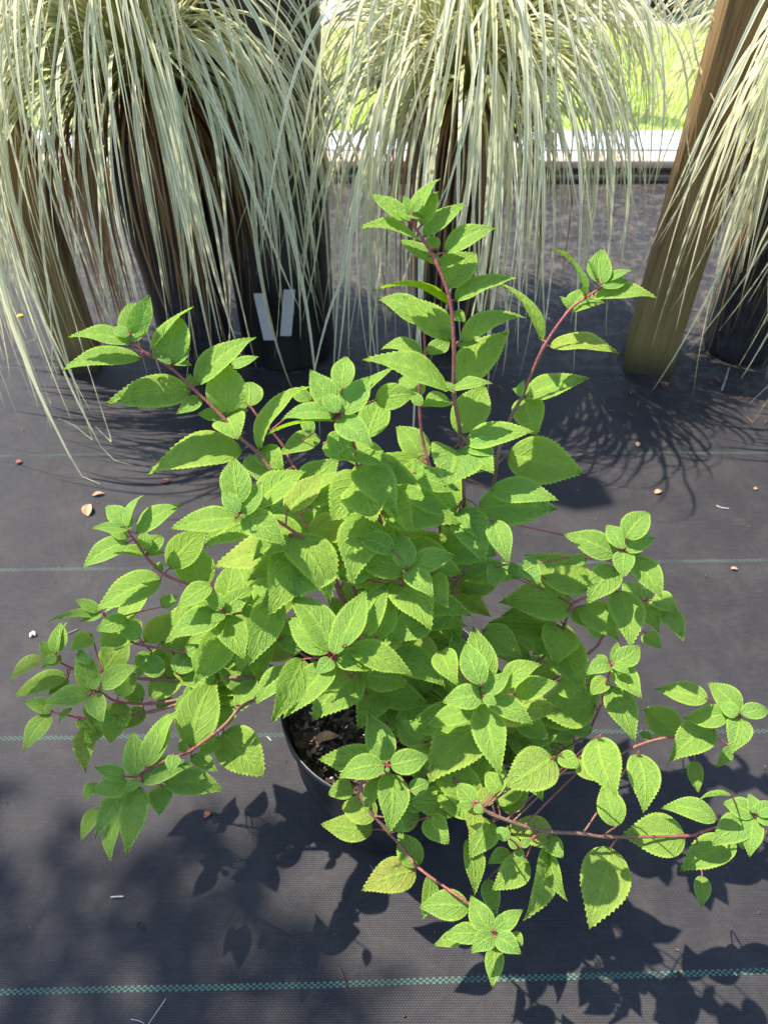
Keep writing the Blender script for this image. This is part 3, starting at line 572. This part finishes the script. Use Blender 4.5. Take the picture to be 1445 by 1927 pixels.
def leaf_pose(bx, by, tx, ty, wpx, Y, back):
    """find base, tip, normal and width in space so that the leaf has natural proportions"""
    B = P(bx, by, Y); dist = np.linalg.norm(B - CAM); B = CAM + (B - CAM) * (1 - back / dist)
    toC = nrm(CAM - B); dt = ray(tx, ty); Limg = math.hypot(tx - bx, ty - by)
    jit = rng.normal(0, .10, 3); best = None
    tgt = .56 if wpx / max(Limg, 1) < .75 else .72
    for lam in np.linspace(.05, .92, 16):
        for lr in (-.25, 0, .25):
            N = nrm((1-lam)*toC + lam*np.array([lr, .08, 1.0]) + jit*.5)
            den = dt @ N
            if abs(den) < .12 * np.linalg.norm(dt): continue
            t = ((B - CAM) @ N) / den
            if t <= .05: continue
            T = CAM + dt*t; a = T - B; L = np.linalg.norm(a)
            if L > .125 or T[2] < .03: continue
            s = nrm(np.cross(N, a)); mid = (B + T)/2
            q = np.linalg.norm(proj(mid + s*.005) - proj(mid - s*.005)) / .01
            Wd = wpx / q; r = Wd / L
            cost = abs(math.log(max(r, .05) / tgt)) + .22*abs(lam - .55) + .05*abs(lr) + max(0, L - .085)*12
            if best is None or cost < best[0]: best = (cost, T, N, Wd, L)
    if best is None:
        T = P(tx, ty, B[1]); T[2] = max(T[2], .03); a = T - B; N = toC - nrm(a)*(toC @ nrm(a)); N = nrm(N); L = np.linalg.norm(a)
        q = FPX / dist; best = (9, T, N, wpx / q, L)
    _, T, N, Wd, L = best
    r = Wd / L
    if r < .42:                                   # seen nearly edge on: roll about the midrib
        ax = nrm(T - B); W2 = .46*L; c = max(.25, min(1, Wd / W2)); ang = math.acos(c) * (1 if np.cross(ax, N)[2] > 0 else -1)
        N = N*math.cos(ang) + np.cross(ax, N)*math.sin(ang) * (1 if True else -1); Wd = W2
    Wd = min(Wd, .80*L)
    return B, T, nrm(N), Wd

NU, NV = 36, 8
_u = np.linspace(0, 1, NU+1)
def leaf_mesh(B, T, N, W, g, fold=None, arch=None):
    L = np.linalg.norm(T - B); x = (T - B)/L; N = nrm(N - x*(N @ x)); y = np.cross(N, x)
    r = W / L
    ex = .62 if r < .7 else .5
    prof = (_u**ex) * ((1-_u)**(1.12 if r < .7 else .90)) ; prof = prof * (1 - (.22 if r < .7 else .10)*np.clip((_u-.55)/.35, 0, 1)**1.5); prof = prof / prof.max()
    prof = np.maximum(prof, 0) * (1 - .25*np.exp(-((1-_u)/.10)**2) * 0)
    fold = g.uniform(.16, .44) if fold is None else fold
    arch = g.uniform(.04, .16) if arch is None else arch
    droop = g.uniform(0, .06); tw = g.normal(0, .16); side_b = g.normal(0, .035); wv = g.uniform(.006, .020); p1 = g.uniform(0, 6.28); p2 = g.uniform(0, 6.28)
    V = []; UV = []
    vs = np.linspace(-1, 1, NV+1)
    for i, u in enumerate(_u):
        hw = prof[i] * W/2
        tooth = (1 if i % 2 else 0) * .036*W * (1 if .10 < u < .95 else 0)
        cx = u*L; zc = arch*L*4*u*(1-u) - 0*droop; yc = side_b*L*4*u*(1-u)
        a = tw*(u-.4)
        for v in vs:
            av = abs(v)
            hh = hw*v
            if av > .99: hh = (hw + tooth*.55) * v
            fx = (tooth*1.1 if av > .99 else 0)
            st = u - .36*av**1.45
            quilt = -abs(math.cos(math.pi*7*(st+.3) )) * .0 + (abs(math.sin(math.pi*(7*(st+.3)) + math.pi/2)))*0
            ph = (5.5*(st+.4)) % 1.0; q = (abs(ph-.5)*2)**2            # 1 at vein
            z = zc + fold*abs(hh)*(1 - .55*av) - q*.0026*(L/.07)*math.sin(math.pi*min(1, av))*.9 + wv*L*av*av*math.sin(9*u + (p1 if v > 0 else p2))*prof[i]
            z -= .0009*(L/.07)*math.exp(-(av/.10)**2)
            hy, hz = hh*math.cos(a) - 0, z + hh*math.sin(a)
            V.append(B + x*(cx+fx) + y*(yc+hy) + N*hz); UV.append((u, v*.5+.5))
    F = [(i*(NV+1)+j, i*(NV+1)+j+1, (i+1)*(NV+1)+j+1, (i+1)*(NV+1)+j) for i in range(NU) for j in range(NV)]
    return V, F, UV

BASE = np.array([PX, PY, PH - .03])
shrub = empty("shrub", tuple(BASE)); tag(shrub, "bushy green shrub with serrated leaves on dark red stems, growing from the black pot", "shrub")
recs = []; branch_mb = {}; skel = {}
for key, pts in BR.items():
    p3 = [P(*q) for q in pts]
    if key not in ('N3', 'N4'):
        p3.append(np.array([PX + (p3[-1][0]-PX)*.35, PY + (p3[-1][1]-PY)*.3, PH - .045]))
    path = catmull(p3, 7)
    n = len(path); t = np.linspace(0, 1, n)
    seg = np.linalg.norm(np.diff(path, axis=0), axis=1).sum()
    rad = .0010 + .0008*np.minimum(1, t*1.6*seg/.4)
    nodes = [min(range(n), key=lambda i: np.linalg.norm(path[i] - q)) for q in p3[1:-2]]
    for i in nodes: rad[i] *= 1.28
    length = np.concatenate([[0], np.cumsum(np.linalg.norm(np.diff(path, axis=0), axis=1))])
    young = np.clip(1.15 - length/.17, 0, 1)
    mb = MB(); tube(mb, path, rad, np.stack([young, young*0, young*0], 1), 8); branch_mb[key] = mb
    p2 = np.array([proj(q) for q in path]); skel[key] = (path, p2, young)
def petiole(key, B, x, L, small=1.0):
    path, p2, young = skel[key]; d = np.linalg.norm(path - B, axis=1); i = int(np.argmin(d)); S = path[i]
    if d[i] < .0015: return
    away = nrm(B - CAM); far = max(0.0, d[i] - .022)
    m = (S + B)/2 + np.array([0, 0, .10*min(d[i], .02)]) + away*far*.55; q = B + x*L*.06
    tube(branch_mb[key], catmull([S, m, B, q], 4), np.linspace(.0010, .00055, 13)*small, (max(.35, young[i]), 0, 0), 6)

g = np.random.default_rng(3)
for key, txt in LV.items():
    items = [s.split() for s in txt.replace("\n", "").split(";") if s.strip()]; k = len(items)
    for j, it in enumerate(items):
        f = it[0]; a = list(map(float, it[1:])); bx, by = cv(f, a[0], a[1]); tx, ty = cv(f, a[2], a[3]); wp = a[4]/FR[f][2]; yel = a[5] if len(a) > 5 else 0
        path, p2, young = skel[key]; i = int(np.argmin(np.linalg.norm(p2 - np.array([bx, by]), axis=1)))
        Y = path[i][1]; pixd = np.linalg.norm(p2[i] - np.array([bx, by]))
        back = (j / max(1, k-1) - .55) * .050
        B, T, N, W = leaf_pose(bx, by, tx, ty, wp*1.02, Y, back)
        while any(math.hypot(q[0]-PX, q[1]-PY) < .140 and q[2] < PH + .015 for q in (B, T, (B+T)/2)):
            B = CAM + (B-CAM)*.99; T = CAM + (T-CAM)*.99; W *= .99
        L = np.linalg.norm(T - B); ln = math.hypot(tx-bx, ty-by)
        yo = float(np.clip((j/k)**1.6 * 1.0 + (.25 if ln < 60 else 0) - (.35 if ln > 120 else 0), 0, 1))
        recs.append(dict(key=key, B=B, T=T, N=N, W=W, y=yo, yel=yel, area=ln*wp*(.7 + .3*j/k), pet=True))
# leaves deeper in the bush, on the inner parts of the same stems
hull = [(430,1010),(560,905),(650,830),(740,810),(840,890),(890,1010),(1000,1080),(1090,1190),(1120,1360),(1060,1470),(960,1540),(880,1560),(790,1470),(700,1300),(560,1180),(500,1300),(420,1360),(330,1330),(240,1240),(300,1170),(400,1120)]
def inside(x, y, poly):
    c = False; n = len(poly)
    for i in range(n):
        x0, y0 = poly[i]; x1, y1 = poly[(i+1) % n]
        if (y0 > y) != (y1 > y) and x < (x1-x0)*(y-y0)/(y1-y0) + x0: c = not c
    return c
soilwin = [(530,1320),(560,1300),(660,1330),(700,1390),(640,1480),(560,1430)]
allp = [(k, i) for k in skel if k not in ('N3', 'N4') for i in range(8, len(skel[k][0])-3)]
cnt = 0; tries = 0
while cnt < 300 and tries < 14000:
    tries += 1; k, i = allp[g.integers(len(allp))]; path, p2, young = skel[k]; S = path[i]
    az = g.uniform(0, 6.28); el = g.uniform(-.5, .35); L = g.uniform(.045, .075)
    d = np.array([math.cos(az)*math.cos(el), math.sin(az)*math.cos(el), math.sin(el)])
    B = S + d*g.uniform(.008, .016); T = B + d*L
    pb, pt = proj(B), proj(T)
    if T[1] < S[1] - .02 and g.random() < .6: continue
    if not (inside(*pb, hull) and inside(*pt, hull)): continue
    if any(inside(*(pb*(1-q) + pt*q), soilwin) for q in (0, .3, .6, 1)): continue
    B = B - nrm(CAM-B)*.02; T = T - nrm(CAM-T)*.02
    if T[2] < .06 or B[2] < .06: continue
    N = nrm(np.array([g.normal(0, .25), g.normal(-.1, .25), 1])); N = nrm(N - nrm(T-B)*(N @ nrm(T-B)))
    recs.append(dict(key=k, B=B, T=T, N=N, W=L*g.uniform(.5, .66), y=0.0, yel=(.5 if g.random() < .07 else 0), area=0, pet=True)); cnt += 1

order = sorted(range(len(recs)), key=lambda i: -recs[i]['area']); big = set(order[:100])
for r_ in recs: petiole(r_['key'], r_['B'], nrm(r_['T'] - r_['B']), np.linalg.norm(r_['T'] - r_['B']))
branch_ob = {}
for key, mb in branch_mb.items(): branch_ob[key] = mb.build("branch", M_STEM, shrub)
rest = MB()
for i, r_ in enumerate(recs):
    gg = np.random.default_rng(100+i); V, F, UV = leaf_mesh(r_['B'], r_['T'], r_['N'], r_['W'], gg)
    c = (r_['y'], gg.random(), max(r_['yel'], .42 if (gg.random() < .07 and r_['y'] < .3) else 0))
    if i in big:
        mb = MB(); mb.add(V, F, c, UV); o = mb.build("leaf", M_LEAF, branch_ob[r_['key']], tuple(r_['B']))
        if r_['yel'] > .5: o["label"] = "yellowing leaf"
    else: rest.add(V, F, c, UV)
tag(rest.build("foliage", M_LEAF, shrub), kind="stuff")

# ------------------------------------------------------------------ small tree up-left of the frame, unseen, put in so its bough dapples the nearest fabric
M_BARK = simple("tree_bark", (.10, .075, .05), (.20, .16, .11), 25, .85, .2, .6, .006, sc=(1, 1, .3))
added_tree = empty("added_tree", (-4.3, 1.0, 0)); gt = np.random.default_rng(21)
cc = np.array([-.47, .075, 0]) + np.array(to_sun)*4.6
mb = MB(); tube(mb, catmull([(-4.3, 1.0, -.05), (-4.25, .95, 1.5), (-4.1, .9, 3.0), (-4.0, .8, 4.6)], 6), np.linspace(.075, .03, 19), ns=12)
tube(mb, catmull([(-4.1, .9, 3.0), (-3.4, .75, 3.7), tuple(cc + np.array([0, -.1, 0]))], 6), np.linspace(.03, .006, 13), ns=8); mb.build("trunk", M_BARK, added_tree)
mb = MB(); ts = np.array(to_sun); e1 = nrm(np.cross(ts, [0, 1, 0])); e2 = np.cross(ts, e1)
cl = [(gt.uniform(-1, 1), gt.uniform(-1, 1), gt.uniform(-.4, .4)) for _ in range(70)]
for k in range(2300):
    if k < 2150:
        q = cl[gt.integers(70)]
        if q[0]**2 + q[1]**2 > 1.3: continue
        c = cc + e1*(q[0]*.50 + gt.normal(0, .05)) + e2*(q[1]*.31 + gt.normal(0, .04)) + ts*(q[2] + gt.normal(0, .1))
    else:
        c = np.array([-4.0, .8, 4.5]) + gt.normal(0, .35, 3)
    x = nrm(gt.normal(size=3)); N = nrm(np.cross(x, gt.normal(size=3))); y = np.cross(N, x); L = gt.uniform(.05, .09); W = L*.55
    mb.add([c, c + x*L*.4 + y*W/2, c + x*L, c + x*L*.4 - y*W/2, c + x*L*.5 - N*L*.05], [(0, 1, 4), (1, 2, 4), (2, 3, 4), (3, 0, 4)], (0, gt.random(), 0), [(0, .5), (.4, 1), (1, .5), (.4, 0), (.5, .5)])
mb.build("crown", M_LEAF, added_tree, smooth=False)
tag(added_tree, "slender tree put in unseen beyond the left edge so its bough dapples the near fabric", "added_tree")

# ------------------------------------------------------------------ litter on the fabric
M_DRY = simple("dry_leaf", (.34, .17, .09), (.52, .31, .19), 60, .7, .3, .6, .002)
M_RED = simple("red_bark", (.16, .05, .035), (.30, .12, .09), 80, .8, .3, .6, .002)
M_WHT = simple("white_chip", (.62, .62, .60), (.75, .75, .74), 60, .7, .3)
M_STR = simple("dry_straw", (.34, .33, .30), (.46, .45, .42), 60, .7, .3)
M_TWG = simple("grey_twig", (.20, .17, .15), (.36, .31, .27), 60, .8, .3)
M_DRK = simple("dark_bark", (.018, .013, .012), (.05, .035, .03), 60, .8, .3)
def litter_leaf(px, py, L, W, rot, mat, name, label, cat, curl=.5, grp=None):
    c = G(px, py); x = np.array([math.cos(rot), math.sin(rot), 0]); N = np.array([0, 0, 1.]); B = c - x*L/2 + N*.0035
    V, F, UV = leaf_mesh(B, B + x*L, N, W, np.random.default_rng(int(px)), fold=curl, arch=.14); V = np.array(V); F = list(F)
    V[:, 2] = np.maximum(V[:, 2], .003)
    mb = MB(); mb.add(V, F, (0, .5, 0), UV); return tag(mb.build(name, mat, None, tuple(c)), label, cat, grp)
litter_leaf(169, 962, .034, .019, 1.7, M_DRY, "dry_leaf", "curled tan dry leaf, longest one lying on the fabric at the left", "dry leaf", .9)
litter_leaf(188, 933, .026, .008, .25, M_DRY, "dry_leaf", "thin brown leaf scrap just above the curled tan leaf", "dry leaf", .8)
litter_leaf(315, 909, .021, .012, .1, M_RED, "bark_chip", "dark red bark chip on the fabric near the upper left leaves", "bark chip", .8)
litter_leaf(1237, 928, .018, .010, .4, M_DRY, "bark_chip", "pinkish bark flake beyond the right shoots on grey fabric", "bark chip", .7)
litter_leaf(1199, 838, .014, .010, 1.2, M_DRY, "bark_chip", "small orange flake just behind the farthest green line, right side", "bark chip", .7)
litter_leaf(1420, 922, .008, .006, .2, M_DRY, "bark_chip", "tiny pink speck on the fabric near the right edge", "bark chip", .7)
litter_leaf(1380, 1073, .014, .006, -.2, M_DRY, "bark_chip", "small tan sliver just below a green line near the right edge", "bark chip", .7)
litter_leaf(1247, 727, .030, .010, -.9, M_RED, "dry_leaf", "narrow red dead leaf at the foot of the bare timber post", "dry leaf", .6)
litter_leaf(393, 1534, .014, .008, .6, M_RED, "bark_chip", "small brown curl on shaded fabric below the lower left leaves", "bark chip", .8)
litter_leaf(265, 1743, .010, .007, 1.4, M_DRK, "bark_chip", "dark brown crumb on the fabric at the lower left", "bark chip", .6)
litter_leaf(1275, 1836, .009, .008, 1.4, M_DRK, "bark_chip", "black crumb sitting on the nearest green line", "bark chip", .9)
litter_leaf(38, 872, .014, .010, .4, M_RED, "bark_chip", "dim brown flake beside the far green line at the left edge", "bark chip", .7)
litter_leaf(615, 1392, .030, .012, .15, M_DRY, "dry_leaf", "x", "dry leaf", .5)
_o = [o for o in bpy.data.objects if o.get("label") == "x"][0]; _c = G(617, 1392, PH-.022); _o.location = tuple(_c); _o["label"] = "orange brown dead leaf lying on the bark mix inside the pot"
litter_leaf(40, 597, .018, .013, .3, simple("yellow_petal", (.60, .42, .01), (.72, .55, .02), 30, .6, .3), "fallen_flower", "small yellow flower lying on the fabric under the left sedge", "flower", .4)
mb = MB(); c = G(62, 1197); chip(mb, (c[0], c[1], .005), .0042, .8); chip(mb, (c[0]+.003, c[1]+.002, .005), .0034, .8)
tag(mb.build("perlite_crumb", M_WHT, None, (c[0], c[1], 0), smooth=False), "white perlite crumb on the fabric left of the shrub", "perlite crumb")
def twig(pts, r, mat, name, label, cat, z=.003):
    p = [G(a, b, z) for (a, b) in pts]; mb = MB(); tube(mb, catmull(p, 5), r, (0, 0, 0), 6); return tag(mb.build(name, mat, None, tuple(p[0])), label, cat)
twig([(634, 1818), (641, 1826), (647, 1840), (655, 1858)], .0011, M_DRK, "twig", "short dark hooked twig on the nearest green line", "twig")
twig([(313, 1878), (304, 1892), (290, 1912), (280, 1927)], .0004, M_STR, "straw", "pale thin straw at the bottom left edge", "straw")
twig([(247, 1918), (262, 1921), (272, 1926)], .00035, M_STR, "straw", "pale curved fibre beside the thin straw at the bottom edge", "straw")
twig([(209, 1688), (221, 1687), (233, 1687)], .0010, M_STR, "straw", "short pale sliver on shaded fabric at the lower left", "straw")
twig([(1371, 692), (1365, 712), (1357, 734)], .0022, M_TWG, "twig", "straight grey stick beneath the right sedge", "twig")
twig([(1347, 951), (1356, 955), (1371, 957)], .0013, M_TWG, "twig", "forked pale twig scrap on grey fabric at the right", "twig")
twig([(503, 1386), (511, 1394)], .0007, M_STR, "straw", "tiny pale fibre between the round low leaf and the pot", "straw")
twig([(122, 1195), (133, 1190), (146, 1184)], .0008, M_TWG, "straw", "thin straw near the white perlite crumb", "straw")
twig([(1380, 1830), (1386, 1836)], .0009, M_STR, "straw", "pale speck of fibre above the nearest green line, right side", "straw")
# white curled plastic strip on the fabric
p = [G(a, b, .010) for (a, b) in ((345, 588), (370, 590), (400, 585), (416, 577))]; path = catmull(p, 5); mb = MB(); V = []
for q in path: V += [q + np.array([0, -.006, .004]), q + np.array([0, .006, -.004]), q + np.array([0, .0065, -.003]), q + np.array([0, -.0055, .005])]
F = [(i*4+j, i*4+(j+1) % 4, (i+1)*4+(j+1) % 4, (i+1)*4+j) for i in range(len(path)-1) for j in range(4)]
mb.add(V, F); tag(mb.build("plastic_strip", M_WHT, None, tuple(p[0])), "white curled plastic strip lying under the left sedge", "plastic strip")
# scattered needles and silt crumbs (uncountable)
mb = MB()
for k in range(900):
    if k < 800:
        x = rng.uniform(-1.2, 1.6); y = rng.uniform(1.25, 2.55)
        if rng.random() > (.25 + .75*(x > .2)): continue
    else: x = rng.uniform(-.7, .7); y = rng.uniform(-.1, 1.2)
    L = rng.uniform(.004, .022) * (1 if k < 800 else .35); a = rng.uniform(0, 6.28); r = rng.uniform(.0005, .0016) * (1 if k < 800 else .6)
    d = np.array([math.cos(a), math.sin(a), 0])*L/2; c = np.array([x, y, .004])
    tube(mb, [c-d, c + np.array([0, 0, .002]), c+d], r, (0, rng.random(), 0), 4)
tag(mb.build("plant_litter", M_DEAD), "fine dry plant litter strewn on the fabric", "litter", kind="stuff")
